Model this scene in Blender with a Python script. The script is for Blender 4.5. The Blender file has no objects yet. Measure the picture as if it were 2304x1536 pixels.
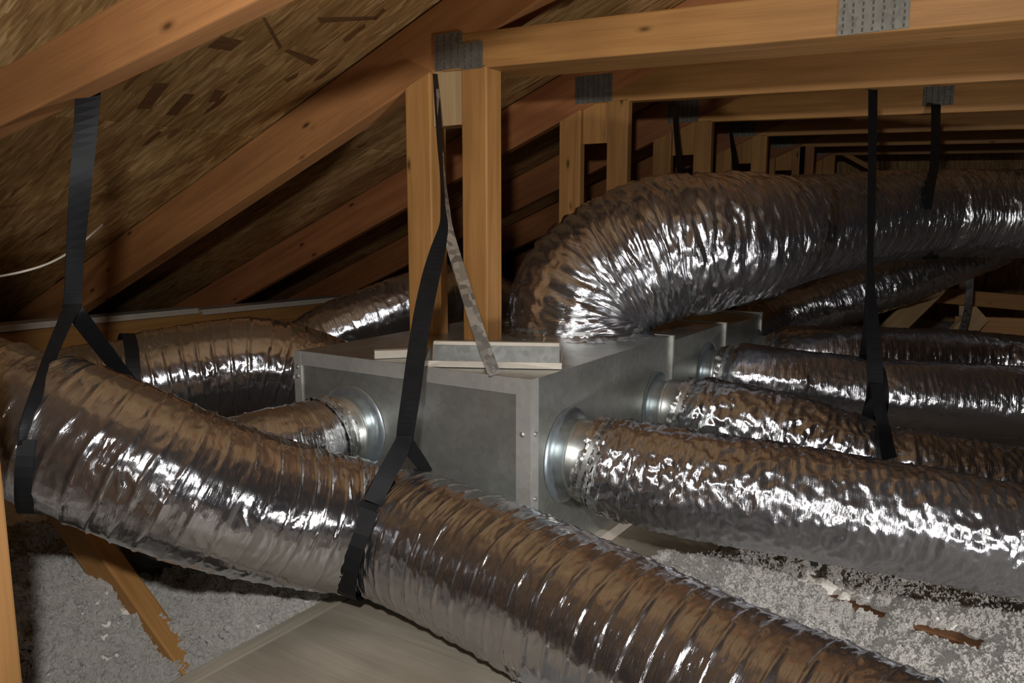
import bpy, math, random
import numpy as np
from mathutils import Vector

# ------------------------------------------------------------------ camera, light, exposure
SC = bpy.context.scene
COL = SC.collection
CX, CY, F = 1152.0, 768.0, 1800.0
PITCH, YAW = math.radians(8.6), math.radians(32.8)
cp, sp = math.cos(PITCH), math.sin(PITCH)
FW = np.array([-math.sin(YAW), math.cos(YAW), 0.0])          # level forward
RT = np.array([math.cos(YAW), math.sin(YAW), 0.0])
FD = FW * cp + np.array([0, 0, -sp])
UP = FW * sp + np.array([0, 0, cp])

cam_d = bpy.data.cameras.new('camera')
cam = bpy.data.objects.new('camera', cam_d)
COL.objects.link(cam)
cam_d.sensor_width = 36.0
cam_d.lens = 36.0 * F / 2304.0
cam_d.clip_start = 0.02
cam.rotation_euler = (math.pi / 2 - PITCH, 0, YAW)
cam.location = (0, 0, 0)
SC.camera = cam

w = bpy.data.worlds.new('attic_air')
SC.world = w
w.use_nodes = True
w.node_tree.nodes['Background'].inputs[0].default_value = (0.9, 0.75, 0.6, 1)
w.node_tree.nodes['Background'].inputs[1].default_value = 0.004


def lamp(name, loc, power, col, radius):
    d = bpy.data.lights.new(name, 'POINT')
    d.energy = power
    d.color = col
    d.shadow_soft_size = radius
    o = bpy.data.objects.new(name, d)
    o.location = loc
    COL.objects.link(o)
    return o


def spot(name, loc, aim, power, col, radius, deg, blend):
    d = bpy.data.lights.new(name, 'SPOT')
    d.energy = power; d.color = col; d.shadow_soft_size = radius
    d.spot_size = math.radians(deg); d.spot_blend = blend
    o = bpy.data.objects.new(name, d)
    o.location = loc
    o.rotation_euler = Vector(aim).to_track_quat('-Z', 'Y').to_euler()
    COL.objects.link(o)
    return o


spot('head_lamp', tuple(RT * -0.08 + UP * 0.26 - FD * 0.05), tuple(FD - UP * .16 + RT * .05), 80.0, (1.0, 0.98, 0.96), 0.03, 116, 0.85)
spot('work_lamp', (0.78, 1.08, -0.58), (-0.78, 0.42, 0.20), 46.0, (1.0, 0.98, 0.96), 0.05, 135, 0.8)
lamp('fill_lamp', (0.5, -1.7, -0.1), 10.0, (1.0, 0.96, 0.90), 0.22)  # added soft fill behind the camera, lifts the dim roof

SC.view_settings.view_transform = 'Standard'
SC.view_settings.look = 'None'
SC.view_settings.gamma = 1.0
SC.view_settings.use_curve_mapping = False
SC.view_settings.exposure = 0.05
SC.cycles.max_bounces = 8
SC.cycles.diffuse_bounces = 4
SC.cycles.glossy_bounces = 5
SC.cycles.sample_clamp_indirect = 6.0
SC.cycles.caustics_reflective = True
SC.cycles.blur_glossy = 0.6

rng = np.random.default_rng(7)
random.seed(5)


# ------------------------------------------------------------------ measuring helpers
def ray(px, py):
    return FD + RT * ((px - CX) / F) - UP * ((py - CY) / F)


def atY(px, py, Y):
    d = ray(px, py); return d * (Y / d[1])


def atX(px, py, X):
    d = ray(px, py); return d * (X / d[0])


def atZ(px, py, Z):
    d = ray(px, py); return d * (Z / d[2])


def atD(px, py, D):
    return ray(px, py) * D


RS, RZ = 0.41, 1.178                                          # left roof underside: z = RZ + RS * X


def onroof(px, py, off=0.0):
    d = ray(px, py)
    t = (RZ - off) / (d[2] - RS * d[0])
    return d * t


# ------------------------------------------------------------------ object helpers
ORG = {}


def tag(o, label=None, cat=None, group=None, kind=None):
    if label: o['label'] = label
    if cat: o['category'] = cat
    if group: o['group'] = group
    if kind: o['kind'] = kind
    return o


def thing(name, loc, label=None, cat=None, group=None, kind=None, parent=None):
    o = bpy.data.objects.new(name, None)
    o.empty_display_size = 0.05
    base = np.array(loc, float)
    if parent is not None:
        o.parent = parent
        o.location = tuple(base - ORG[parent])
    else:
        o.location = tuple(base)
    COL.objects.link(o)
    ORG[o] = base
    return tag(o, label, cat, group, kind)


def mesh_obj(name, verts, faces, mat, parent=None, uvs=None, smooth=False, loc=None):
    v = np.asarray(verts, float)
    if parent is not None:
        base = ORG[parent]
    else:
        base = np.array(loc, float) if loc is not None else np.zeros(3)
    me = bpy.data.meshes.new(name)
    if isinstance(faces, np.ndarray):
        nf, k = faces.shape
        me.vertices.add(len(v)); me.vertices.foreach_set('co', (v - base).ravel())
        me.loops.add(nf * k); me.loops.foreach_set('vertex_index', faces.ravel().astype(np.int32))
        me.polygons.add(nf)
        me.polygons.foreach_set('loop_start', np.arange(0, nf * k, k, dtype=np.int32))
        me.polygons.foreach_set('loop_total', np.full(nf, k, dtype=np.int32))
        me.update(calc_edges=True)
    else:
        me.from_pydata((v - base).tolist(), [], faces)
    if uvs is not None:
        ul = me.uv_layers.new(name='uv')
        ul.data.foreach_set('uv', np.asarray(uvs, float).ravel())
    if smooth:
        me.polygons.foreach_set('use_smooth', np.ones(len(me.polygons), dtype=bool))
    me.validate()
    me.materials.append(mat)
    o = bpy.data.objects.new(name, me)
    if parent is not None:
        o.parent = parent
        o.location = (0, 0, 0)
    else:
        o.location = tuple(base)
    COL.objects.link(o)
    ORG[o] = base
    return o


def merge(parts):
    V, Fc, n = [], [], 0
    for v, f in parts:
        V += [tuple(x) for x in v]
        Fc += [tuple(i + n for i in q) for q in f]
        n += len(v)
    return V, Fc


def norm(a):
    a = np.asarray(a, float)
    return a / np.linalg.norm(a)


def beam(name, p0, p1, wid, hei, mat, parent=None, up=(0, 0, 1), ch=0.004, cut0=None, cut1=None, mid=True):
    """A length of lumber from p0 to p1: wid across, hei along 'up'; rounded arrises; ends cut on planes."""
    p0, p1 = np.array(p0, float), np.array(p1, float)
    t = norm(p1 - p0)
    s = norm(np.cross(t, np.array(up, float)))
    u = np.cross(s, t)
    a, b = wid / 2, hei / 2
    prof = []
    for sx, sy in ((1, 1), (-1, 1), (-1, -1), (1, -1)):
        c1 = (sx * a, sy * (b - ch)); c2 = (sx * (a - ch), sy * b)
        cm = (sx * (a - ch * 0.29), sy * (b - ch * 0.29))
        prof += [c1, cm, c2] if sx * sy > 0 else [c2, cm, c1]
    L = np.linalg.norm(p1 - p0)
    V = []
    for end, cut in ((p0, cut0), (p1, cut1)):
        nrm = t if cut is None else np.array(cut, float)
        for x, y in prof:
            q = end + s * x + u * y
            k = np.dot(end - q, nrm) / np.dot(t, nrm)
            V.append(q + t * k)
    n = len(prof)
    faces, uv = [], []
    per = [0.0]
    for i in range(n):
        x0, y0 = prof[i]; x1, y1 = prof[(i + 1) % n]
        per.append(per[-1] + math.hypot(x1 - x0, y1 - y0))
    off = (rng.random() * 40, rng.random() * 9)
    for i in range(n):
        j = (i + 1) % n
        faces.append((i, i + n, j + n, j))
        for vi, pe in ((i, per[i]), (i + n, per[i]), (j + n, per[i + 1]), (j, per[i + 1])):
            uv.append((np.dot(V[vi] - p0, t) + off[0], pe + off[1]))
    faces.append(tuple(range(n))); faces.append(tuple(range(2 * n - 1, n - 1, -1)))
    for k in list(range(n)) + list(range(n - 1, -1, -1)):
        uv.append((prof[k][0] * .4 + off[0], prof[k][1] + off[1]))
    return mesh_obj(name, V, faces, mat, parent, uv, loc=None if parent is not None else (p0 + p1) / 2)


def boxm(c, ax, ay, az, hx, hy, hz):
    c = np.array(c, float)
    V = [c + ax * (sx * hx) + ay * (sy * hy) + az * (sz * hz) for sx in (-1, 1) for sy in (-1, 1) for sz in (-1, 1)]
    Fc = [(0, 1, 3, 2), (4, 6, 7, 5), (0, 4, 5, 1), (2, 3, 7, 6), (0, 2, 6, 4), (1, 5, 7, 3)]
    return V, Fc


EX, EY, EZ = np.eye(3)


def bbox(x0, x1, y0, y1, z0, z1):
    return boxm(((x0 + x1) / 2, (y0 + y1) / 2, (z0 + z1) / 2), EX, EY, EZ, (x1 - x0) / 2, (y1 - y0) / 2, (z1 - z0) / 2)


def lathe(c, axis, prof, n=48):
    """prof: (radius, distance along axis) list, closed or open; returns verts, faces."""
    c = np.array(c, float); axis = norm(axis)
    ref = EZ if abs(axis[2]) < 0.9 else EX
    a = norm(np.cross(axis, ref)); b = np.cross(axis, a)
    V, Fc = [], []
    for r, d in prof:
        for k in range(n):
            th = 2 * math.pi * k / n
            V.append(c + axis * d + (a * math.cos(th) + b * math.sin(th)) * r)
    for i in range(len(prof) - 1):
        for k in range(n):
            k2 = (k + 1) % n
            Fc.append((i * n + k, i * n + k2, (i + 1) * n + k2, (i + 1) * n + k))
    return V, Fc


# ------------------------------------------------------------------ numpy noise
class Noise2:
    def __init__(self, seed, period=None, size=257):
        r = np.random.default_rng(seed)
        self.N = size
        ang = r.random((size, size)) * 2 * np.pi
        self.g = np.stack([np.cos(ang), np.sin(ang)], -1)
        self.period = period

    def __call__(self, x, y):
        xi = np.floor(x).astype(int); yi = np.floor(y).astype(int)
        xf, yf = x - xi, y - yi
        P = self.period or self.N
        y0, y1 = yi % P, (yi + 1) % P
        x0, x1 = xi % self.N, (xi + 1) % self.N
        sx = xf * xf * xf * (xf * (xf * 6 - 15) + 10); sy = yf * yf * yf * (yf * (yf * 6 - 15) + 10)
        g = self.g
        d = lambda a, b, dx, dy: g[a, b, 0] * dx + g[a, b, 1] * dy
        n00 = d(x0, y0, xf, yf); n10 = d(x1, y0, xf - 1, yf)
        n01 = d(x0, y1, xf, yf - 1); n11 = d(x1, y1, xf - 1, yf - 1)
        return (n00 * (1 - sx) + n10 * sx) * (1 - sy) + (n01 * (1 - sx) + n11 * sx) * sy


# ------------------------------------------------------------------ materials
def new_mat(name):
    m = bpy.data.materials.new(name)
    m.use_nodes = True
    nt = m.node_tree
    return m, nt, nt.nodes['Principled BSDF']


def nd(nt, typ, **kw):
    n = nt.nodes.new(typ)
    for k, v in kw.items():
        if k.startswith('i_'):
            key = k[2:]
            n.inputs[int(key) if key.isdigit() else key].default_value = v
        else:
            setattr(n, k, v)
    return n


def ramp(nt, src, stops, interp='LINEAR'):
    r = nt.nodes.new('ShaderNodeValToRGB')
    r.color_ramp.interpolation = interp
    e = r.color_ramp.elements
    while len(e) < len(stops):
        e.new(0.5)
    for el, (p, c) in zip(e, stops):
        el.position = p
        el.color = c if len(c) == 4 else (*c, 1)
    nt.links.new(src, r.inputs[0])
    return r.outputs[0]


def mix(nt, fac, a, b, blend='MIX'):
    m = nt.nodes.new('ShaderNodeMix'); m.data_type = 'RGBA'; m.blend_type = blend
    for sock, val in ((m.inputs[0], fac), (m.inputs[6], a), (m.inputs[7], b)):
        if hasattr(val, 'is_linked'):
            nt.links.new(val, sock)
        else:
            sock.default_value = val if not isinstance(val, tuple) or len(val) == 4 else (*val, 1)
    return m.outputs[2]


def mapping(nt, scale, rot=(0, 0, 0), coord='UV'):
    tc = nt.nodes.new('ShaderNodeTexCoord')
    mp = nt.nodes.new('ShaderNodeMapping')
    mp.inputs['Scale'].default_value = scale
    mp.inputs['Rotation'].default_value = rot
    nt.links.new(tc.outputs[coord], mp.inputs[0])
    return mp.outputs[0]


def tex(nt, kind, vec, out=0, **kw):
    n = nd(nt, kind, **kw)
    nt.links.new(vec, n.inputs['Vector'])
    return n.outputs[out]


def bump(nt, h, strength, dist, bsdf, base=None):
    b = nt.nodes.new('ShaderNodeBump')
    b.inputs['Strength'].default_value = strength
    b.inputs['Distance'].default_value = dist
    nt.links.new(h, b.inputs['Height'])
    if base is not None:
        nt.links.new(base, b.inputs['Normal'])
    nt.links.new(b.outputs[0], bsdf.inputs['Normal'])
    return b.outputs[0]


def wood_mat(name, dark, lite, rough=0.55, knots=True):
    m, nt, bs = new_mat(name)
    grain = tex(nt, 'ShaderNodeTexNoise', mapping(nt, (1.6, 38, 38)), i_Scale=1.0, i_Detail=6.0, i_Roughness=0.6, i_Distortion=0.4)
    fine = tex(nt, 'ShaderNodeTexNoise', mapping(nt, (6, 260, 1)), i_Scale=1.0, i_Detail=3.0)
    big = tex(nt, 'ShaderNodeTexNoise', mapping(nt, (2.2, 7, 1)), i_Scale=1.0, i_Detail=2.0)
    c = ramp(nt, grain, [(0.3, dark), (0.62, lite)])
    c = mix(nt, 0.25, c, ramp(nt, fine, [(0.35, dark), (0.65, lite)]))
    c = mix(nt, ramp(nt, big, [(0.45, (0, 0, 0)), (0.7, (0.5, 0.5, 0.5))]), c, tuple(x * 0.72 for x in dark))
    oi = nt.nodes.new('ShaderNodeObjectInfo')
    hs = nd(nt, 'ShaderNodeHueSaturation')
    mr = nd(nt, 'ShaderNodeMapRange'); mr.inputs[3].default_value = 0.8; mr.inputs[4].default_value = 1.18
    nt.links.new(oi.outputs['Random'], mr.inputs[0]); nt.links.new(mr.outputs[0], hs.inputs['Value'])
    nt.links.new(c, hs.inputs['Color'])
    c = hs.outputs[0]
    if knots:
        kd = tex(nt, 'ShaderNodeTexVoronoi', mapping(nt, (5.0, 13, 1)), out='Distance', i_Scale=1.0, i_Randomness=1.0)
        c = mix(nt, ramp(nt, kd, [(0.05, (0.9, 0.9, 0.9)), (0.095, (0.28, 0.28, 0.28)), (0.15, (0, 0, 0))]), c, tuple(x * 0.22 for x in dark))
    nt.links.new(c, bs.inputs['Base Color'])
    bs.inputs['Roughness'].default_value = rough
    bs.inputs['Specular IOR Level'].default_value = 0.35
    bump(nt, grain, 0.25, 0.004, bs)
    return m


M = {}
M['wood'] = wood_mat('spruce_lumber', (0.33, 0.155, 0.045), (0.50, 0.255, 0.082))
M['wood_red'] = wood_mat('reddish_lumber', (0.27, 0.095, 0.035), (0.40, 0.165, 0.062))
M['wood_rafter'] = wood_mat('rafter_lumber', (0.30, 0.128, 0.046), (0.44, 0.205, 0.075))
M['wood_dark'] = wood_mat('aged_lumber', (0.12, 0.05, 0.02), (0.2, 0.09, 0.035))
M['wood_pale'] = wood_mat('pale_lumber', (0.48, 0.31, 0.15), (0.60, 0.42, 0.23), knots=False)
M['ply'] = wood_mat('plywood', (0.24, 0.205, 0.155), (0.36, 0.32, 0.255), knots=False)

# oriented strand board
m, nt, bs = new_mat('strand_board')
cols = []
hts = []
for k, (rot, sc) in enumerate((((0, 0, 0.2), (72, 8.5, 1)), ((0, 0, -0.35), (84, 10, 1)), ((0, 0, 0.7), (50, 9, 1)))):
    vec = mapping(nt, sc, rot)
    wob = tex(nt, 'ShaderNodeTexNoise', mapping(nt, (7, 7, 1)), out=1, i_Scale=1.0, i_Detail=2.0)
    vv = nd(nt, 'ShaderNodeVectorMath', operation='MULTIPLY_ADD')
    nt.links.new(wob, vv.inputs[0]); vv.inputs[1].default_value = (0.9, 0.9, 0); nt.links.new(vec, vv.inputs[2])
    v = nd(nt, 'ShaderNodeTexVoronoi', i_Scale=1.0, i_Randomness=1.0)
    nt.links.new(vv.outputs[0], v.inputs['Vector'])
    sep = nd(nt, 'ShaderNodeSeparateColor'); nt.links.new(v.outputs['Color'], sep.inputs[0])
    cols.append(sep); hts.append(v)
c = ramp(nt, cols[0].outputs[0], [(0.0, (0.329, 0.195, 0.079)), (0.4, (0.439, 0.275, 0.120)), (0.8, (0.512, 0.336, 0.152)), (1.0, (0.671, 0.464, 0.232))])
c2 = ramp(nt, cols[1].outputs[0], [(0.0, (0.342, 0.201, 0.083)), (0.5, (0.464, 0.299, 0.134)), (1.0, (0.586, 0.403, 0.201))])
c = mix(nt, ramp(nt, cols[1].outputs[1], [(0.5, (0, 0, 0)), (0.52, (1, 1, 1))]), c, c2)
c3 = ramp(nt, cols[2].outputs[0], [(0.0, (0.17, 0.085, 0.03)), (1.0, (0.36, 0.22, 0.095))])
c = mix(nt, ramp(nt, cols[2].outputs[1], [(0.94, (0, 0, 0)), (0.95, (1, 1, 1))]), c, c3)
patch = tex(nt, 'ShaderNodeTexNoise', mapping(nt, (5, 3, 1)), i_Scale=1.0, i_Detail=4.0)
c = mix(nt, 1.0, c, ramp(nt, patch, [(0.3, (0.78, 0.68, 0.52)), (0.65, (1.12, 1.06, 0.94))]), 'MULTIPLY')
fib = tex(nt, 'ShaderNodeTexNoise', mapping(nt, (150, 14, 1), (0, 0, 0.2)), i_Scale=1.0, i_Detail=5.0)
c = mix(nt, 1.0, c, ramp(nt, fib, [(0.28, (0.62, 0.58, 0.54)), (0.6, (1.05, 1.05, 1.05))]), 'MULTIPLY')
nt.links.new(c, bs.inputs['Base Color'])
bs.inputs['Roughness'].default_value = 0.62
bs.inputs['Specular IOR Level'].default_value = 0.4
hsum = nd(nt, 'ShaderNodeMath', operation='ADD'); nt.links.new(cols[0].outputs[2], hsum.inputs[0]); nt.links.new(cols[1].outputs[2], hsum.inputs[1])
hs2 = nd(nt, 'ShaderNodeMath', operation='ADD'); nt.links.new(hsum.outputs[0], hs2.inputs[0]); nt.links.new(fib, hs2.inputs[1])
bump(nt, hs2.outputs[0], 0.55, 0.003, bs)
M['osb'] = m

m, nt, bs = new_mat('dark_strand')
g = tex(nt, 'ShaderNodeTexNoise', mapping(nt, (30, 30, 300), coord='Object'), i_Scale=1.0, i_Detail=4.0)
nt.links.new(ramp(nt, g, [(0.3, (0.13, 0.06, 0.02)), (0.7, (0.2, 0.1, 0.036))]), bs.inputs['Base Color'])
bs.inputs['Roughness'].default_value = 0.6
M['strand'] = m


def foil_mat(name, tint, rough, b1=0.5, seed=0.0):
    m, nt, bs = new_mat(name)
    bs.inputs['Metallic'].default_value = 0.97
    around = tex(nt, 'ShaderNodeTexNoise', mapping(nt, (210, 26, 1)), i_Scale=1.0, i_Detail=4.0, i_Roughness=0.6, i_Distortion=0.5)
    crump = tex(nt, 'ShaderNodeTexVoronoi', mapping(nt, (75, 48, 1)), out='Distance', i_Scale=1.0, i_Randomness=1.0)
    scrim = tex(nt, 'ShaderNodeTexNoise', mapping(nt, (420, 420, 1)), i_Scale=1.0, i_Detail=2.0)
    dust = tex(nt, 'ShaderNodeTexNoise', mapping(nt, (9, 9, 1)), i_Scale=1.0, i_Detail=5.0)
    nt.links.new(mix(nt, ramp(nt, dust, [(0.4, (0, 0, 0)), (0.75, (0.35, 0.35, 0.35))]), tint, tuple(x * 0.82 for x in tint)), bs.inputs['Base Color'])
    nt.links.new(ramp(nt, dust, [(0.35, (rough * .75,) * 3), (0.7, (rough * 1.35,) * 3)]), bs.inputs['Roughness'])
    n1 = nt.nodes.new('ShaderNodeBump'); n1.inputs['Strength'].default_value = b1; n1.inputs['Distance'].default_value = 0.0022
    nt.links.new(around, n1.inputs['Height'])
    n2 = nt.nodes.new('ShaderNodeBump'); n2.inputs['Strength'].default_value = b1 * 0.5; n2.inputs['Distance'].default_value = 0.0022
    nt.links.new(crump, n2.inputs['Height']); nt.links.new(n1.outputs[0], n2.inputs['Normal'])
    bump(nt, scrim, b1 * 0.25, 0.0006, bs, n2.outputs[0])
    return m


M['foil'] = foil_mat('foil_jacket', (0.60, 0.605, 0.64), 0.19, 0.7)
M['foil_smooth'] = foil_mat('smooth_foil_jacket', (0.60, 0.605, 0.64), 0.12, 0.35)
M['foil_tape'] = foil_mat('foil_tape', (0.74, 0.74, 0.74), 0.24, 0.7)


def galv_mat(name, base, rough, spang=0.08, metal=0.85):
    m, nt, bs = new_mat(name)
    bs.inputs['Metallic'].default_value = metal
    v = nd(nt, 'ShaderNodeTexVoronoi', i_Scale=1.0)
    nt.links.new(mapping(nt, (70, 70, 70), coord='Object'), v.inputs['Vector'])
    sep = nd(nt, 'ShaderNodeSeparateColor'); nt.links.new(v.outputs['Color'], sep.inputs[0])
    sm = tex(nt, 'ShaderNodeTexNoise', mapping(nt, (5, 5, 5), coord='Object'), i_Scale=1.0, i_Detail=4.0)
    c = ramp(nt, sep.outputs[0], [(0.0, tuple(x * (1 - spang) for x in base)), (1.0, tuple(x * (1 + spang) for x in base))])
    c = mix(nt, 1.0, c, ramp(nt, sm, [(0.3, (0.94, 0.94, 0.93)), (0.7, (1.03, 1.03, 1.03))]), 'MULTIPLY')
    nt.links.new(c, bs.inputs['Base Color'])
    nt.links.new(ramp(nt, sm, [(0.3, (rough * .85,) * 3), (0.7, (rough * 1.2,) * 3)]), bs.inputs['Roughness'])
    wav = tex(nt, 'ShaderNodeTexNoise', mapping(nt, (9, 9, 9), coord='Object'), i_Scale=1.0, i_Detail=1.5)
    bump(nt, wav, 0.35, 0.01, bs)
    return m


M['galv'] = galv_mat('galvanised_sheet', (0.52, 0.54, 0.51), 0.36)
M['galv_edge'] = galv_mat('galvanised_fold', (0.47, 0.46, 0.43), 0.5, 0.06, 0.55)  # less metallic than the sheet, so folds read lighter as if tilted to light
M['galv_old'] = galv_mat('mottled_galvanised', (0.42, 0.43, 0.42), 0.4, 0.45)
M['plate'] = galv_mat('nail_plate_steel', (0.19, 0.18, 0.155), 0.55, 0.15, 0.6)
M['channel'] = galv_mat('dull_channel_steel', (0.15, 0.15, 0.14), 0.5, 0.15, 0.6)
M['seal'] = galv_mat('sealed_flange', (0.50, 0.58, 0.64), 0.3)


def plain(name, col, rough, spec=0.5, var=0.15, scale=40, coat=0.0):
    m, nt, bs = new_mat(name)
    g = tex(nt, 'ShaderNodeTexNoise', mapping(nt, (scale, scale, scale), coord='Object'), i_Scale=1.0, i_Detail=3.0)
    nt.links.new(ramp(nt, g, [(0.3, tuple(x * (1 - var) for x in col)), (0.7, tuple(x * (1 + var) for x in col))]), bs.inputs['Base Color'])
    bs.inputs['Roughness'].default_value = rough
    bs.inputs['Specular IOR Level'].default_value = spec
    bump(nt, g, 0.15, 0.001, bs)
    return m


M['strap'] = plain('black_strapping', (0.008, 0.0082, 0.009), 0.55, 0.2)
M['cream'] = plain('pale_painted_metal', (0.55, 0.50, 0.42), 0.5, 0.4, 0.06)
M['white'] = plain('white_cable', (0.72, 0.68, 0.58), 0.45, 0.5, 0.05)
M['hole'] = plain('dark_hole', (0.02, 0.016, 0.012), 0.9, 0.1)
M['slot'] = plain('slot_shade', (0.085, 0.07, 0.05), 0.7, 0.2)
M['drywall'] = plain('drywall', (0.55, 0.52, 0.47), 0.9, 0.2, 0.05)

m, nt, bs = new_mat('blown_fibre')
g = tex(nt, 'ShaderNodeTexNoise', mapping(nt, (60, 60, 60), coord='Object'), i_Scale=1.0, i_Detail=5.0, i_Roughness=0.7)
big = tex(nt, 'ShaderNodeTexNoise', mapping(nt, (3, 3, 3), coord='Object'), i_Scale=1.0, i_Detail=3.0)
c = ramp(nt, g, [(0.28, (0.64, 0.61, 0.56)), (0.62, (0.88, 0.86, 0.82))])
c = mix(nt, 1.0, c, ramp(nt, big, [(0.3, (0.86, 0.84, 0.80)), (0.7, (1, 1, 1))]), 'MULTIPLY')
nt.links.new(c, bs.inputs['Base Color'])
bs.inputs['Roughness'].default_value = 0.95
bs.inputs['Specular IOR Level'].default_value = 0.1
g2 = tex(nt, 'ShaderNodeTexNoise', mapping(nt, (170, 170, 170), coord='Object'), i_Scale=1.0, i_Detail=4.0)
bump(nt, g2, 0.7, 0.006, bs)
M['fibre'] = m

# ------------------------------------------------------------------ the roof, walls and floor
YN, YF = -3.2, 7.6
XR = 2.7                                                       # ridge
ZR = RZ + RS * XR
XE = -5.2                                                      # eave


def panel(name, x0, x1, y0, y1, side, parent):
    """One sheathing sheet, 12 mm thick, on the left or right slope; uv in metres."""
    th = 0.012
    pts = []
    for x, y in ((x0, y0), (x1, y0), (x1, y1), (x0, y1)):
        z = RZ + RS * x
        X = x if side == 0 else 2 * XR - x
        pts.append((X, y, z))
    V = [np.array(p) for p in pts] + [np.array(p) + np.array((0, 0, th)) for p in pts]
    Fc = [(0, 1, 2, 3), (7, 6, 5, 4), (0, 4, 5, 1), (1, 5, 6, 2), (2, 6, 7, 3), (3, 7, 4, 0)]
    sl = math.hypot(1, RS)
    o = rng.random(2) * 20
    uv = []
    for f in Fc:
        for i in f:
            uv.append((V[i][1] + o[0], V[i][0] * sl + o[1]))
    return mesh_obj(name, V, Fc, M['osb'], parent, uv)


seamX = onroof(440, 294)[0]
wx = 1.22 / math.hypot(1, RS)
ceils = []
for side in (0, 1):
    root = thing('ceiling', (0 if side == 0 else 2 * XR, 2, RZ + 0.1), kind='structure')
    ceils.append(root)
    k0 = math.floor((XE - seamX) / wx)
    x = seamX + k0 * wx
    row = 0
    while x < XR:
        xa, xb = max(x, XE), min(x + wx, XR)
        y = YN + (0 if row % 2 else -1.22)
        while y < YF:
            ya, yb = max(y, YN), min(y + 2.44, YF)
            if yb - ya > 0.05 and xb - xa > 0.02:
                panel('strand_board_panel', xa + 0.0015, xb - 0.0015, ya + 0.0015, yb - 0.0015, side, root)
            y += 2.44
        x += wx; row += 1
    tr = mesh_obj('roof_underlay', [(2 * XR * side + (1 - 2 * side) * XE, YN, RZ + RS * XE + 0.02), (XR, YN, ZR + 0.02), (XR, YF, ZR + 0.02), (2 * XR * side + (1 - 2 * side) * XE, YF, RZ + RS * XE + 0.02)],
                  [(0, 1, 2, 3)], M['hole'], root)

# dark strands that stand out on the near sheets
flakes = [[(468, 107), (500, 82), (545, 93), (520, 115)], [(308, 245), (350, 187), (382, 188), (338, 245)],
          [(374, 259), (415, 212), (438, 213), (398, 260)], [(470, 230), (486, 203), (506, 206), (490, 228)],
          [(640, 116), (650, 112), (718, 136), (702, 148)], [(590, 40), (596, 39), (634, 104), (629, 112)],
          [(320, 328), (358, 296), (364, 298), (332, 326)], [(838, 44), (862, 20), (868, 24), (846, 46)],
          [(640, 180), (672, 164), (668, 174), (646, 186)], [(715, 40), (850, 38), (848, 44), (720, 52)]]
for fl in flakes:
    bot = [onroof(px, py, 0.0015) for px, py in fl]
    V = bot + [p + np.array((0, 0, 0.0022)) for p in bot]
    Fc = [(0, 1, 2, 3), (7, 6, 5, 4), (0, 4, 5, 1), (1, 5, 6, 2), (2, 6, 7, 3), (3, 7, 4, 0)]
    mesh_obj('wood_strand', V, Fc, M['strand'], ceils[0])

ZB = -1.06                                                     # drywall under the insulation
fl = mesh_obj('floor', *bbox(XE - 0.1, 2 * XR - XE + 0.1, YN, YF, ZB - 0.02, ZB), M['drywall'], loc=(XR, 2, ZB)); tag(fl, kind='structure')
for nm, yy in (('wall_far', YF), ('wall_near', YN)):
    pr = [(XE, ZB), (2 * XR - XE, ZB), (2 * XR - XE, RZ + RS * XE), (XR, ZR), (XE, RZ + RS * XE)]
    V = [(x, yy, z) for x, z in pr] + [(x, yy + 0.02 * (1 if yy > 0 else -1), z) for x, z in pr]
    Fc = [(0, 1, 2, 3, 4), (9, 8, 7, 6, 5)] + [(i, i + 5, (i + 1) % 5 + 5, (i + 1) % 5) for i in range(5)]
    uv = []
    for f in Fc:
        for i in f: uv.append((V[i][0], V[i][2]))
    g = mesh_obj(nm, V, Fc, M['osb'], uvs=uv, loc=(XR, yy, 0)); tag(g, kind='structure')

# knee board along the left eave with its pale strip
KX = -3.3
wl = thing('wall_left', (KX, 2, ZB), kind='structure')
beam('knee_board', (KX - 0.03, YN + .05, -0.52), (KX - 0.03, YF - .05, -0.54), 0.03, 0.2, M['wood'], wl)
beam('lower_board', (KX - 0.05, YN + .05, -0.84), (KX - 0.05, YF - .05, -0.86), 0.03, 0.44, M['wood_red'], wl)
t1 = thing('trim_1', (KX, 2, -0.43), kind='structure')
for ya, yb, dz, m_ in ((YN + .05, 1.78, 0.0, 'cream'), (1.79, 2.37, -0.002, 'cream'), (2.39, YF - 0.05, -0.012, 'cream')):
    za, zb = -0.405 - 0.012 * (ya - 1.5) + dz, -0.405 - 0.012 * (yb - 1.5) + dz
    beam('pale_strip', (KX - 0.06, ya, za), (KX - 0.06, yb, zb), 0.12, 0.012, M['cream'], t1, ch=0.002)
    beam('strip_lip', (KX + 0.003, ya, za - 0.011), (KX + 0.003, yb, zb - 0.011), 0.006, 0.016, M['cream'], t1, ch=0.001)

# ------------------------------------------------------------------ roof trusses
def plate_mesh(c, ax, az, ny, wx_, hz_):
    """Pressed nail plate: sheet with rows of raised teeth and dark blocks for slot shade."""
    slots = []
    parts = [boxm(c, ax, ny, az, wx_ / 2, 0.0012, hz_ / 2)]
    cols_ = max(3, int(wx_ / 0.019)); rows_ = max(4, int(hz_ / 0.0115))
    for i in range(cols_):
        for j in range(rows_):
            cc = np.array(c) + ax * ((i + .5) / cols_ - .5) * wx_ + az * ((j + .5) / rows_ - .5) * hz_ - ny * 0.0010
            cc = cc + ax * (rng.random() - .5) * .002
            slots.append(boxm(cc, ax, ny, az, 0.0018, 0.0008, 0.0036))  # dark raised block, paints the shade of a punched slot
            parts.append(boxm(cc + az * 0.0045 - ny * .001, ax, ny, az, 0.0020, 0.0014, 0.0012))
    return merge(parts), merge(slots)


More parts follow.
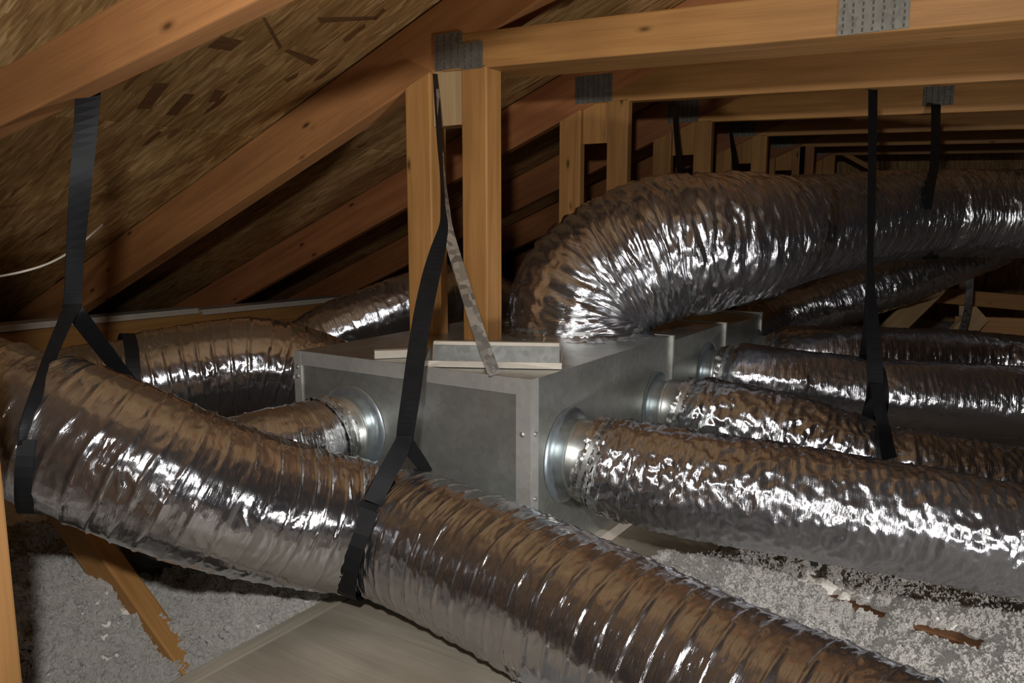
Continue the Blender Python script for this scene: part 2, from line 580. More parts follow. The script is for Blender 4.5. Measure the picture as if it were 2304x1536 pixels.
def nail_plate(c, ax, az, ny, wx_, hz_, parent):
    p_, q_ = plate_mesh(c, ax, az, ny, wx_, hz_)
    a = mesh_obj('nail_plate', *p_, M['plate'], parent)
    b = mesh_obj('shaded_slots', *q_, M['slot'], a)
    b['kind'] = 'stuff'


def rz_bot(X):
    return RZ - 0.177 + RS * X


SAG = -0.028
trusses = []
t_labels = ['nearest roof truss, doubled posts in front of the grey sheet-metal box',
            'second roof truss back, its post pair rising behind the large foil bend',
            'third roof truss back, its pale post pair just left of the foil duct crest',
            'fourth roof truss back, one short pale post over the foil duct crest',
            'fifth roof truss back, dim posts above the crest of the top foil duct',
            'farthest roof truss, dark, with a slanting brace below its beam']
for n in range(6):
    Y = 1.83 + 0.90 * n
    ply = 0.074 if n == 0 else 0.038
    yc = Y + ply / 2
    zl = (0.4075, 0.4285, 0.446, 0.459, 0.468, 0.475)[n]
    tr = thing('roof_truss', (-1.4, yc, -0.3), t_labels[n], 'roof truss', 'roof trusses')
    trusses.append(tr)
    wm = M['wood'] if n < 2 else M['wood_red']
    rn = norm((-RS, 0, 1))
    hperp = 0.172 / math.hypot(1, RS)
    off = np.array((-RS, 0, 1)) / (1 + RS * RS) * 0
    # rafter, top just under the sheathing
    zmid = lambda X: RZ - 0.004 - 0.086 + RS * X
    beam('rafter', (-4.55, yc, zmid(-4.55)), (XR - 0.02, yc, zmid(XR - 0.02)), 0.04 if n else 0.07, hperp, M['wood_rafter'] if n == 0 else M['wood_red'], tr, cut0=(1, 0, 0), cut1=(1, 0, 0))
    beam('rafter', (2 * XR + 4.5, yc, zmid(-4.5)), (XR + 0.02, yc, zmid(XR - 0.02)), 0.04, hperp, M['wood_red'], tr, cut0=(1, 0, 0), cut1=(1, 0, 0))
    # collar beam
    bt = 0.185 if n == 0 else 0.05
    bh = 0.095 if n == 0 else 0.145
    X0, X1 = -1.40, 5.6
    z0, z1 = zl + bh / 2, zl + bh / 2 + SAG * (X1 - X0)
    byc = Y + bt / 2
    beam('collar_beam', (X0, byc, z0), (X1, byc, z1), bt, bh, M['wood'], tr, cut0=(1, 0, RS * -0.6))
    # posts
    zfoot = (-0.338, -0.354)[n] if n < 2 else -0.95
    beam('post', (-1.50, yc, zfoot), (-1.50, yc, rz_bot(-1.50) + 0.005), 0.091, ply, M['wood'], tr, up=(0, 1, 0), cut1=(-RS, 0, 1))
    beam('post', (-1.303, yc, zfoot), (-1.303, yc, zl + 0.002), 0.084, ply, M['wood'], tr, up=(0, 1, 0))
    beam('hanging_block', (-1.40, yc + .006, zl - 0.145), (-1.40, yc + .006, zl + 0.02), 0.106, ply - 0.01, M['wood_pale'] if n == 0 else M['wood'], tr, up=(0, 1, 0))
    # nail plates on the front
    if n == 0:
        a0, a1 = atY(980, 160, Y), atY(1040, 70, Y); b0, b1 = atY(1040, 158, Y), atY(1087, 92, Y)
        nail_plate(((a0[0] + a1[0]) / 2, Y - .002, (a0[2] + a1[2]) / 2), EX, EZ, EY, abs(a1[0] - a0[0]), abs(a1[2] - a0[2]), tr)
        nail_plate(((b0[0] + b1[0]) / 2, Y - .0032, (b0[2] + b1[2]) / 2), EX, EZ, EY, abs(b1[0] - b0[0]), abs(b1[2] - b0[2]), tr)
        a0, a1 = atY(1886, 62, Y), atY(2052, -40, Y)
        nail_plate(((a0[0] + a1[0]) / 2, Y - .002, z0 + SAG * ((a0[0] + a1[0]) / 2 - X0) - .001), EX, EZ, EY, abs(a1[0] - a0[0]), 0.09, tr)
    else:
        nail_plate((-1.40, Y - .002, zl + 0.05), EX, EZ, EY, 0.15, 0.098, tr)
        if n == 2:
            a0, a1 = atY(2076, 240, Y), atY(2148, 190, Y)
            nail_plate(((a0[0] + a1[0]) / 2, Y - .002, (a0[2] + a1[2]) / 2), EX, EZ, EY, abs(a1[0] - a0[0]), abs(a1[2] - a0[2]), tr)
    if n == 5:
        beam('web', atY(1850, 318, Y + .06), atY(2010, 405, Y + .06), 0.035, 0.09, M['wood'], tr, up=(0, 1, 0))
        beam('web', atY(1740, 385, Y + .1), atY(1850, 325, Y + .1), 0.035, 0.09, M['wood_red'], tr, up=(0, 1, 0))
    if n == 4:
        p = atY(1812, 400, Y)
        beam('post', (p[0], yc, -.9), (p[0], yc, zl), 0.09, ply, M['wood_red'], tr, up=(0, 1, 0))

# near members on the left
YB = 0.80
ba, bb = atY(580, -2, YB), atY(0, 283, YB)
dv = norm(bb - ba)
hb = 0.10
upv = norm(np.cross(EY, dv)); upv = upv if upv[2] > 0 else -upv
pa, pb = ba - dv * 0.5 + upv * hb / 2, bb + dv * 0.45 + upv * hb / 2
pa[1] = pb[1] = YB + 0.024
o = beam('truss_brace', pa, pb, 0.048, hb, M['wood_rafter'], None, up=upv)  # darker lumber than the posts, stands in for light falloff in this corner
tag(o, 'near sloping brown timber across the top left corner', 'timber')

c0 = atD(14, 1300, 1.05)
pe = atD(19, 1300, 1.05)
o = beam('wooden_post', (pe[0] - 0.078, pe[1], ZB), (pe[0] - 0.078, pe[1], 0.75), 0.09, 0.04, M['wood'], None, up=(0, 1, 0))
tag(o, 'bright upright wooden post at the left edge of the picture', 'post')

YW = 0.97
q0 = atY(402, 1502, YW); q1 = atY(180, 1190, YW)
dq = norm(q1 - q0)
o = beam('web_brace', q0 - dq * 0.12, q1 + dq * 0.16, 0.05, 0.085, M['wood'], None, up=np.cross(dq, EY))
tag(o, 'slanting brown web timber rising from white insulation under the near foil duct', 'timber')

# ------------------------------------------------------------------ plywood walkway and joists
PZ = -0.815
ply = mesh_obj('plywood_sheet', *bbox(-1.185, -0.60, 0.15, 3.6, PZ - 0.018, PZ), M['ply'], loc=(-0.9, 1.5, PZ))
uvl = ply.data.uv_layers.new(name='uv')
for lp in ply.data.loops:
    co = ply.data.vertices[lp.vertex_index].co
    uvl.data[lp.index].uv = (co.x * 1.5 + 3, co.y * .6 + 1)
tag(ply, 'grey-brown plywood walkway sheet under the near foil duct and metal box', 'plywood')
o = beam('floor_joist', (-1.215, 0.15, PZ - 0.052), (-1.215, 3.6, PZ - 0.052), 0.04, 0.1, M['ply'], None)
tag(o, 'joist edge running along the left side of the plywood walkway', 'joist')
# joist under the loose fill, bared in two holes on the right
ja, jb = atZ(1860, 1328, -0.905), atZ(2150, 1418, -0.905)
dj = norm(jb - ja)
o = beam('buried_joist', ja - dj * 0.25, jb + dj * 0.25, 0.04, 0.1, M['wood_dark'], None)
o.location.z -= 0.060
tag(o, 'brown joist bared in holes of the white insulation, right of the near duct', 'joist')

# ------------------------------------------------------------------ blown insulation
def axis_pts(a, b, c, d, fine, coarse):
    return np.concatenate([np.linspace(a, b, max(2, int((b - a) / coarse)), endpoint=False), np.arange(b, c, fine), np.linspace(c, d, max(2, int((d - c) / coarse)))])


def lumps(X, Y, cell, seed):
    r = np.random.default_rng(seed); N = 512
    jx, jy, hh = r.random((N, N)), r.random((N, N)), r.random((N, N))
    gx, gy = X / cell, Y / cell
    ix, iy = np.floor(gx).astype(int), np.floor(gy).astype(int)
    best = np.full(X.shape, 9.0); hv = np.zeros(X.shape)
    for a in (-1, 0, 1):
        for b in (-1, 0, 1):
            px, py = (ix + a) % N, (iy + b) % N
            d = (ix + a + jx[px, py] - gx) ** 2 + (iy + b + jy[px, py] - gy) ** 2
            k = d < best
            best = np.where(k, d, best); hv = np.where(k, hh[px, py], hv)
    return np.sqrt(np.maximum(0, 1.0 - best)) * (0.45 + 0.55 * hv)


xs = np.concatenate([np.linspace(-3.25, -2.35, 20, endpoint=False), np.arange(-2.35, -1.16, 0.008), np.linspace(-1.156, -0.72, 12), np.arange(-0.70, 0.75, 0.008), np.linspace(0.78, 6.5, 80)])
ys = np.concatenate([np.linspace(-1.5, 0.6, 40, endpoint=False), np.arange(0.6, 2.25, 0.008), np.linspace(2.27, 7.5, 110)])
GX, GY = np.meshgrid(xs, ys, indexing='ij')
n1, n2, n3 = Noise2(11), Noise2(12), Noise2(13)
wob = 0.012 * n3(GX * 40, GY * 40)
H = 0.08 * n1(GX * 2.2 + 30, GY * 2.2 + 30) + 0.06 * n2(GX * 7 + 50, GY * 7 + 50)
rightside = 1 / (1 + np.exp(-(GX + 0.75) / 0.08))
H *= (1 - 0.65 * rightside)
amp = 1 - 0.45 * rightside
H += amp * (0.034 * lumps(GX + wob + 20, GY + wob + 20, 0.05, 3) + 0.02 * n1(GX * 16 + 12, GY * 16 + 12)) + 0.008 * n2(GX * 38 + 90, GY * 38 + 90)
base = -0.925 + 0.0 * GX
base = np.where(GX > -1.0, -0.915, base)
# drift banked against the walkway edge, trough beside the web timber
base += 0.075 * np.exp(-(((GX + 1.36) / 0.13) ** 2 + ((GY - 1.16) / 0.16) ** 2))
base += 0.07 * np.exp(-(((GX + 1.75) / 0.25) ** 2 + ((GY - 1.0) / 0.3) ** 2))
base -= 0.11 * np.exp(-(((GX + 1.43) / 0.2) ** 2 + ((GY - 0.88) / 0.14) ** 2))
edge = -0.70 + 0.05 * n1(GX * 9 + 5, GY * 9 + 3) + 0.03 * n2(GX * 40 + 8, GY * 40 + 2)
base += np.where(GX > -0.8, 0.088 * np.clip((-0.22 - GX) / 0.3, 0, 1), 0)
base += 0.085 * np.exp(-((GX + 1.245) / 0.13) ** 2) * (GX < -1.1) * (0.75 + 0.5 * n1(GX * 3 + 2, GY * 5 + 7))
under = (GX > -1.238) & (GX < edge) & (GY < 3.65)
Z = base + H
Z = np.where(under, np.minimum(Z, PZ - 0.05 - 0.05 * 0), Z)
# worn holes over the joist
HOLE = np.zeros(GX.shape)
for cxp, cyp, rr, el in ((1885, 1352, 0.085, 2.2), (1920, 1366, 0.05, 2.0), (2140, 1424, 0.06, 2.0)):
    c = atZ(cxp, cyp, -0.905)
    a = (GX - c[0]) * dj[0] + (GY - c[1]) * dj[1]; b = -(GX - c[0]) * dj[1] + (GY - c[1]) * dj[0]
    rag = 1 + 0.9 * n2(GX * 35 + 7, GY * 35 + 7)
    h_ = np.clip(1.6 - (np.sqrt((a / (rr * el * .5)) ** 2 + (b / (rr * .5)) ** 2)) * rag, 0, 1)
    HOLE = np.maximum(HOLE, h_)
    Z -= 0.08 * h_
nx, ny = GX.shape
idx = np.arange(nx * ny).reshape(nx, ny)
faces = np.stack([idx[:-1, :-1], idx[1:, :-1], idx[1:, 1:], idx[:-1, 1:]], -1).reshape(-1, 4)
ins = mesh_obj('blown_insulation', np.stack([GX, GY, Z], -1).reshape(-1, 3), faces, M['fibre'], smooth=True, loc=(0, 1.5, -0.95))
dens = np.zeros(GX.shape)
dens[(GX > -2.5) & (GX < -1.22) & (GY > 0.55) & (GY < 1.6)] = 0.55
dens[(GX > -0.85) & (GX < 0.95) & (GY > 0.6) & (GY < 2.3)] = 1.15
dens[under] = 0.0
dens[HOLE > 0.15] = 0.0
at = ins.data.attributes.new('tuft_density', 'FLOAT', 'POINT')
at.data.foreach_set('value', dens.ravel().astype(np.float32))
at2 = ins.data.attributes.new('tuft_size', 'FLOAT', 'POINT')
at2.data.foreach_set('value', np.where(GX < -1.0, 1.45, 1.0).ravel().astype(np.float32))
# loose tufts of fibre over the bed
ng = bpy.data.node_groups.new('fibre_tufts', 'GeometryNodeTree')
ng.interface.new_socket('Geometry', in_out='INPUT', socket_type='NodeSocketGeometry')
ng.interface.new_socket('Geometry', in_out='OUTPUT', socket_type='NodeSocketGeometry')
N_ = ng.nodes.new; K = ng.links.new
gi, go = N_('NodeGroupInput'), N_('NodeGroupOutput')
na = N_('GeometryNodeInputNamedAttribute'); na.data_type = 'FLOAT'; na.inputs['Name'].default_value = 'tuft_density'
mul = N_('ShaderNodeMath'); mul.operation = 'MULTIPLY'; mul.inputs[1].default_value = 15000
K(na.outputs[0], mul.inputs[0])
dp = N_('GeometryNodeDistributePointsOnFaces'); K(gi.outputs[0], dp.inputs['Mesh']); K(mul.outputs[0], dp.inputs['Density'])
ico = N_('GeometryNodeMeshIcoSphere'); ico.inputs['Radius'].default_value = 1.0; ico.inputs['Subdivisions'].default_value = 3
sp_ = N_('GeometryNodeSetPosition'); K(ico.outputs[0], sp_.inputs['Geometry'])
nz = N_('ShaderNodeTexNoise'); nz.inputs['Scale'].default_value = 1.9; nz.inputs['Detail'].default_value = 3.0
sb = N_('ShaderNodeVectorMath'); sb.operation = 'SUBTRACT'; sb.inputs[1].default_value = (.5, .5, .5); K(nz.outputs['Color'], sb.inputs[0])
sc_ = N_('ShaderNodeVectorMath'); sc_.operation = 'SCALE'; sc_.inputs['Scale'].default_value = 2.6; K(sb.outputs[0], sc_.inputs[0]); K(sc_.outputs[0], sp_.inputs['Offset'])
sm_ = N_('GeometryNodeSetMaterial'); sm_.inputs['Material'].default_value = M['fibre']; K(sp_.outputs[0], sm_.inputs['Geometry'])
ip = N_('GeometryNodeInstanceOnPoints'); K(dp.outputs['Points'], ip.inputs['Points']); K(sm_.outputs[0], ip.inputs['Instance'])
rr_ = N_('FunctionNodeRandomValue'); rr_.data_type = 'FLOAT_VECTOR'; rr_.inputs[1].default_value = (6.3, 6.3, 6.3); K(rr_.outputs[0], ip.inputs['Rotation'])
rs_ = N_('FunctionNodeRandomValue'); rs_.data_type = 'FLOAT_VECTOR'; rs_.inputs[0].default_value = (.004, .004, .003); rs_.inputs[1].default_value = (.0125, .010, .008); rs_.inputs['Seed'].default_value = 4
nb = N_('GeometryNodeInputNamedAttribute'); nb.data_type = 'FLOAT'; nb.inputs['Name'].default_value = 'tuft_size'
vs_ = N_('ShaderNodeVectorMath'); vs_.operation = 'SCALE'; K(rs_.outputs[0], vs_.inputs[0]); K(nb.outputs[0], vs_.inputs['Scale'])
K(vs_.outputs[0], ip.inputs['Scale'])
jn = N_('GeometryNodeJoinGeometry'); K(gi.outputs[0], jn.inputs[0]); K(ip.outputs[0], jn.inputs[0]); K(jn.outputs[0], go.inputs[0])
md = ins.modifiers.new('fibre_tufts', 'NODES'); md.node_group = ng
tag(ins, 'white fluffy loose-fill insulation covering the attic floor', 'insulation', kind='stuff')

# ------------------------------------------------------------------ sheet-metal trunk box
BX0, BX1, BY0 = -1.584, -0.868, 1.42
BZ0 = PZ + 0.002
box = thing('plenum_box', ((BX0 + BX1) / 2, 2.2, BZ0), 'long grey galvanised sheet-metal air box on the plywood', 'air box')
secs = [(1.42, 2.21, -0.335, 0.0), (2.214, 2.70, -0.352, 0.0), (2.704, 3.15, -0.366, 0.0)]
for ya, yb, zt, inset in secs:
    V, Fc = bbox(BX0 + inset, BX1 - inset, ya, yb, BZ0, zt)
    mesh_obj('box_section', V, Fc, M['galv'], box)
    # standing seam at the joint
    if ya > 1.5:
        V, Fc = merge([bbox(BX1 - 0.001, BX1 + 0.008, ya - 0.006, ya + 0.006, BZ0, zt - 0.001), bbox(BX0, BX1 + 0.008, ya - 0.006, ya + 0.006, zt - 0.001, zt + 0.018)])
        mesh_obj('joint_seam', V, Fc, M['galv_edge'], box)
V, Fc = merge([bbox(BX1 - 0.001, BX1 + 0.006, 3.14, 3.155, BZ0, -0.367), bbox(BX0, BX1 + 0.006, 3.14, 3.155, -0.367, -0.355)])
mesh_obj('joint_seam', V, Fc, M['galv_edge'], box)
zt = -0.335
# folded flanges on the front, mitred
fw = 0.034
mesh_obj('edge_flange', *bbox(BX0 + .022, BX1 - fw, BY0 - 0.004, BY0 + 0.002, zt - fw, zt + 0.002), M['galv_edge'], box)
mesh_obj('edge_flange', *bbox(BX1 - fw, BX1 + 0.003, BY0 - 0.0045, BY0 + 0.002, BZ0, zt + 0.003), M['galv_edge'], box)
mesh_obj('edge_flange', *bbox(BX0 - 0.003, BX0 + 0.022, BY0 - 0.0045, BY0 + 0.002, BZ0, zt + 0.002), M['galv_edge'], box)
mesh_obj('edge_flange', *bbox(BX1 - 0.001, BX1 + 0.0024, BY0 + 0.002, BY0 + 0.03, BZ0, zt + 0.002), M['galv_edge'], box)
for x, z in ((BX1 - 0.018, -0.455), (BX1 - 0.018, -0.62), (BX0 + 0.01, -0.40), (BX0 + 0.01, -0.375)):
    mesh_obj('screw', *lathe((x, BY0 - 0.003, z), -EY, [(0.007, 0), (0.006, 0.003), (0.003, 0.005), (0.0005, 0.0055)], 10), M['galv'], box)
for z in (-0.455, -0.60):
    mesh_obj('screw', *lathe((BX1 + 0.003, BY0 + 0.015, z), EX, [(0.006, 0), (0.005, 0.003), (0.0005, 0.0045)], 10), M['galv'], box)
mesh_obj('base_rail', *bbox(BX1 + 0.0, BX1 + 0.022, BY0 + 0.05, 3.1, BZ0 - .001, BZ0 + 0.03), M['cream'], box)


def collar(c, axis, r, ln=0.10):
    axis = np.array(axis, float)
    pr = [(r, 0.0), (r, ln * .30), (r + .003, ln * .33), (r + .005, ln * .38), (r + .003, ln * .43), (r, ln * .46), (r, ln), (r - .003, ln), (r - .003, ln * .5)]
    cl = mesh_obj('collar', *lathe(c, axis, pr, 64), M['galv'], box, smooth=True)
    fl_ = mesh_obj('collar_flange', *lathe(c, axis, [(r - .001, 0.010), (r + .010, 0.007), (r + .024, 0.004), (r + .026, 0.001)], 64), M['seal'], cl, smooth=True)
    ref = EZ if abs(axis[2]) < .9 else EX
    a = norm(np.cross(axis, ref)); b = np.cross(axis, a)
    for k in range(3):
        th = 0.6 + k * 1.5
        q = np.array(c) + axis * ln * .66 + (a * math.cos(th) + b * math.sin(th)) * (r)
        nrm = a * math.cos(th) + b * math.sin(th)
        mesh_obj('screw', *lathe(q, nrm, [(0.006, 0), (0.005, 0.003), (0.0005, 0.004)], 8), M['plate'], cl)


cR1 = atX(1278, 1022, BX1); cR2 = atX(1478, 914, BX1); cR3 = atX(1592, 838, BX1); cR4 = atX(1702, 797, BX1)
cC = atY(792, 962, BY0)
cH = np.array((BX0, 1.70, -0.52)); cL = np.array((BX0, 2.80, -0.52))
cD = np.array((-1.0, 3.15, -0.52))
for c, ax, r in ((cR1, EX, 0.086), (cR2, EX, 0.078), (cR3, EX, 0.078), (cR4, EX, 0.075), (cC, -EY, 0.083), (cH, -EX, 0.1), (cL, -EX, 0.085), (cD, EY, 0.085)):
    collar(c, ax, r)

# ------------------------------------------------------------------ flexible foil ducts
def spline(pts, ds):
    P = np.array(pts, float)
    P = np.vstack([2 * P[0] - P[1], P, 2 * P[-1] - P[-2]])
    out = []
    for i in range(1, len(P) - 2):
        p0, p1, p2, p3 = P[i - 1], P[i], P[i + 1], P[i + 2]
        d1, d2, d3 = (max(1e-6, np.linalg.norm(b - a)) ** 0.5 for a, b in ((p0, p1), (p1, p2), (p2, p3)))
        m1 = (p1 - p0) / d1 - (p2 - p0) / (d1 + d2) + (p2 - p1) / d2
        m2 = (p2 - p1) / d2 - (p3 - p1) / (d2 + d3) + (p3 - p2) / d3
        m1, m2 = m1 * d2, m2 * d2
        t = np.linspace(0, 1, 60, endpoint=False)[:, None]
        out.append((2 * t**3 - 3 * t**2 + 1) * p1 + (t**3 - 2 * t**2 + t) * m1 + (-2 * t**3 + 3 * t**2) * p2 + (t**3 - t**2) * m2)
    out.append(P[-2][None]); c = np.vstack(out)
    sl = np.concatenate([[0], np.cumsum(np.linalg.norm(np.diff(c, axis=0), axis=1))])
    s = np.arange(0, sl[-1], ds)
    return np.stack([np.interp(s, sl, c[:, k]) for k in range(3)], -1), s


class Duct:
    def __init__(self, pts, ds):
        self.c, self.s = spline(pts, ds)
        k = max(3, int(0.03 / ds))
        T = np.gradient(self.c, axis=0)
        T = np.stack([np.convolve(np.pad(T[:, i], k, mode='edge'), np.ones(2 * k + 1) / (2 * k + 1), mode='valid') for i in range(3)], -1)
        self.T = T / np.linalg.norm(T, axis=1)[:, None]
        n = np.zeros_like(self.c)
        ref = EZ if abs(self.T[0, 2]) < .9 else EX
        v = ref - self.T[0] * np.dot(ref, self.T[0]); n[0] = v / np.linalg.norm(v)
        for i in range(1, len(n)):
            v = n[i - 1] - self.T[i] * np.dot(n[i - 1], self.T[i]); n[i] = v / np.linalg.norm(v)
        self.N = n
        self.B = np.cross(self.T, n)

    def nearest(self, p):
        return int(np.argmin(np.linalg.norm(self.c - np.array(p), axis=1)))


def duct(name, pts, rad, label, nth, ds, seed, mat, pitch=0.042, ridge=0.004, wr=1.0, pinch=(), r0=None, group=None, cuff=True, flare=None, cuff_r=None, bulge=None, wf=1.0, leaf=0.0, ct=24, pleat=None):
    D = Duct(pts, ds)
    s = D.s[:, None]; th = np.linspace(0, 2 * np.pi, nth, endpoint=False)[None, :]
    L = D.s[-1]
    R = np.full_like(s, rad)
    if r0 is not None:                                          # neck at the collar
        R = R - (rad - r0) * np.exp(-(s / 0.024) ** 2)
    if flare is not None:
        R = R + flare[0] * np.exp(-(s / flare[1]) ** 2)
    if bulge is not None:
        R = R + bulge[0] * np.exp(-((s - bulge[1]) / bulge[2]) ** 2)
    for q, dep, wd in pinch:
        sq = D.s[D.nearest(q)]
        R = R - dep * np.exp(-((s - sq) / wd) ** 2)
    kk = 8
    a, b, c_, d_ = Noise2(seed, 8), Noise2(seed + 1, 24), Noise2(seed + 2, 16), Noise2(seed + 3, 48)
    tn = th / (2 * np.pi)
    ph = s / pitch + tn + 0.18 * a(s * 3.0, tn * 8)
    fr = ph - np.floor(ph)
    crest = np.exp(-((fr - 0.5) / 0.075) ** 2) * (0.65 + 0.7 * np.clip(c_(s * 9 + 3, tn * 16) + .5, 0, 1))
    big = 0.0045 * a(s * 5, tn * 8)
    wv = s + 0.02 * b(s * 12, tn * 24)
    f1 = Noise2(seed + 5, ct)(wv * 66 * wf, tn * ct); f2 = Noise2(seed + 6, 2 * ct)(wv * 118 * wf, tn * 2 * ct)
    lf = np.abs(c_(s * 40 + tn * 3, tn * 16)) - 0.5 * np.abs(b(s * 48 - tn * 5, tn * 24))
    mid = (1 - 2 * np.abs(f1)) * 0.0021 + (1 - 2 * np.abs(f2)) * 0.0012
    diag = c_((s * 22 + tn * 6), tn * 16) * 0.0022
    amp = wr * (0.55 + 0.9 * np.clip(a(s * 4 + 9, tn * 8) + 0.45, 0, 1))
    R = R + ridge * crest + big + amp * (mid + diag) - leaf * lf
    if pleat is not None:
        pn = Noise2(seed + 9, 6)
        g_ = np.exp(-((s - pleat[1]) / pleat[2]) ** 2)
        R = R - pleat[0] * g_ * (np.exp(-(pn(s * pleat[3] + 0.25 * a(s * 6, tn * 8), tn * 6) / 0.16) ** 2) - .3)
    V = D.c[:, None, :] + (D.N[:, None, :] * np.cos(th)[..., None] + D.B[:, None, :] * np.sin(th)[..., None]) * R[..., None]
    D.R = R; D.V = V.reshape(-1, 3)
    n = len(D.s)
    idx = np.arange(n * nth).reshape(n, nth)
    j = np.roll(np.arange(nth), -1)
    Fq = np.stack([idx[:-1, :], idx[:-1][:, j], idx[1:][:, j], idx[1:, :]], -1).reshape(-1, 4)
    # uv metres: along, around
    su = np.repeat(D.s[:-1], nth); su1 = np.repeat(D.s[1:], nth)
    tv = np.tile(np.arange(nth) / nth * 2 * np.pi * rad, n - 1); tv1 = tv + 2 * np.pi * rad / nth
    uv = np.stack([np.stack([su, tv], -1), np.stack([su, tv1], -1), np.stack([su1, tv1], -1), np.stack([su1, tv], -1)], 1)
    root = thing(name, D.c[0], label, 'duct', group)
    mesh_obj('foil_jacket', V.reshape(-1, 3), Fq, mat, root, uv.reshape(-1, 2) + seed * 1.7, smooth=True)
    if cuff and r0 is not None:
        # torn foil cuff and its drawband over the collar
        m_ = 96
        ax = D.T[0]
        cr = cuff_r or r0
        V2, F2 = [], []
        rr = np.random.default_rng(seed + 50)
        prof = [(-0.022, .004), (-0.014, .007), (-0.006, .004), (0.0, .003), (0.009, .006), (0.018, .010)]
        jit = rr.normal(0, 1, (len(prof), m_))
        for i, (dd, ro) in enumerate(prof):
            for k in range(m_):
                t_ = 2 * np.pi * k / m_
                q = D.c[0] + ax * (dd + (jit[0, k // 3] * 0.004 if i == 0 else 0) + 0.001 * jit[i, k]) + (D.N[0] * np.cos(t_) + D.B[0] * np.sin(t_)) * (cr + ro + 0.0024 * jit[i, k])
                V2.append(q)
        for i in range(len(prof) - 1):
            for k in range(m_):
                k2 = (k + 1) % m_
                F2.append((i * m_ + k, i * m_ + k2, (i + 1) * m_ + k2, (i + 1) * m_ + k))
        uv2 = [(rr.random() * 0, 0)] * 0
        uvl_ = []
        for f in F2:
            for v_ in f: uvl_.append(((v_ // m_) * 0.015, (v_ % m_) * 2 * np.pi * cr / m_))
        mesh_obj('foil_cuff', V2, F2, M['foil_tape'], root, uvl_, smooth=True)
        mesh_obj('draw_band', *lathe(D.c[0], ax, [(cr + .006, -.006), (cr + .0095, -.005), (cr + .0095, .005), (cr + .006, .006)], 64), M['galv_old'], root, smooth=False)
    return D


EXo = EX * 0.085
# near duct: leaves the hidden left side of the box, humps, turns out of frame and crosses the foreground
Hs = atD(345, 850, 2.12)
Fs1 = atD(70, 962, 1.49)
Fstrap = np.array((-1.11, 1.20, -0.644))
F_pts = [cH - EX * 0.07, (-1.73, 1.63, -0.465), (-1.83, 1.50, -0.415), (-1.93, 1.35, -0.425), (-2.02, 1.17, -0.45), (-2.08, 0.97, -0.47), (-2.10, 0.74, -0.44),
         (-1.96, 0.58, -0.38), (-1.74, 0.60, -0.345), (-1.535, 0.715, -0.365), (-1.39, 0.80, -0.425), (-1.275, 0.92, -0.512), (-1.20, 1.08, -0.598), Fstrap, (-0.92, 1.205, -0.66), (-0.645, 1.165, -0.68),
         (-0.315, 1.115, -0.712), (0.05, 1.04, -0.73), (0.45, 0.92, -0.75), (0.9, 0.8, -0.76)]
DF = duct('foil_duct', F_pts, 0.138, 'long near silver foil duct crossing the foreground and looping round at the left', 176, 0.0036, 21, M['foil_smooth'], ridge=.0032, ct=18, wr=0.85,
          pinch=((Fstrap, 0.007, 0.035), (Fs1, 0.008, 0.03), ((-2.005, 1.205, -0.443), 0.012, 0.03)), r0=0.108, group='foil ducts', cuff_r=0.1)
# short duct from the front collar, dives behind the near duct
C_pts = [cC - EY * 0.085, cC + np.array((-0.005, -0.16, -0.01)), (-1.43, 1.19, -0.525), (-1.53, 1.11, -0.56), (-1.66, 1.09, -0.64), (-1.78, 1.13, -0.78), (-1.84, 1.2, -0.95)]
DC = duct('foil_duct', C_pts, 0.098, 'short foil duct on the round collar of the box front, left of the black strap', 112, 0.0045, 41, M['foil'], r0=0.088, group='foil ducts', ridge=.003, wr=.8)
# right-hand ducts
R1_pts = [cR1 + EX * 0.075, atY(1400, 1056, 1.596), atY(1470, 1070, 1.602), atY(1560, 1088, 1.612), atY(1700, 1112, 1.638), atD(2000, 1163, 1.64), atD(2250, 1210, 1.63), atD(2500, 1255, 1.63), atD(2900, 1320, 1.65)]
D1 = duct('foil_duct', R1_pts, 0.112, 'nearest silver foil duct on the right, leaving the box side collar closest to us', 136, 0.0042, 61, M['foil'], r0=0.094, group='foil ducts', ridge=.0016, wr=1.5, leaf=.011)
R2_pts = [cR2 + EX * 0.085, atY(1600, 944, 2.122), atY(1670, 958, 2.13), atY(1770, 982, 2.15), atY(1900, 1025, 2.185), atD(2000, 1055, 2.08), atD(2150, 1085, 2.06), atD(2304, 1108, 2.05), atD(2700, 1150, 2.05)]
pR2 = atD(1975, 1048, 2.09)
D2 = duct('foil_duct', R2_pts, 0.112, 'second foil duct on the right, wrapped by a forked black strap', 120, 0.0048, 81, M['foil'], r0=0.086, group='foil ducts', ridge=.0016, wr=1.5, leaf=.011, pinch=((pR2, .012, .03),))
R3_pts = [cR3 + EX * 0.065, atY(1690, 853, 2.55), atY(1770, 864, 2.58), atY(1950, 884, 2.70), atY(2304, 905, 2.98), atD(2700, 930, 2.5)]
pR3 = atY(1950, 884, 2.70)

D3 = duct('foil_duct', R3_pts, 0.112, 'third foil duct on the right, between the strapped one and the farthest one', 112, 0.005, 101, M['foil'], r0=0.086, group='foil ducts', ridge=.0012, wr=1.0, leaf=.004, pinch=((pR3, .01, .03),))
R4_pts = [cR4 + EX * 0.07, atY(1770, 800, 3.12), atY(1840, 802, 3.15), atY(1950, 803, 3.24), atY(2200, 813, 3.52), atY(2304, 824, 3.58), atD(2600, 860, 2.95)]
D4 = duct('foil_duct', R4_pts, 0.112, 'fourth foil duct on the right, the low one just below the plank and metal hanger', 104, 0.0055, 121, M['foil'], r0=0.083, group='foil ducts', ridge=.0018, wr=1.4, leaf=.004)
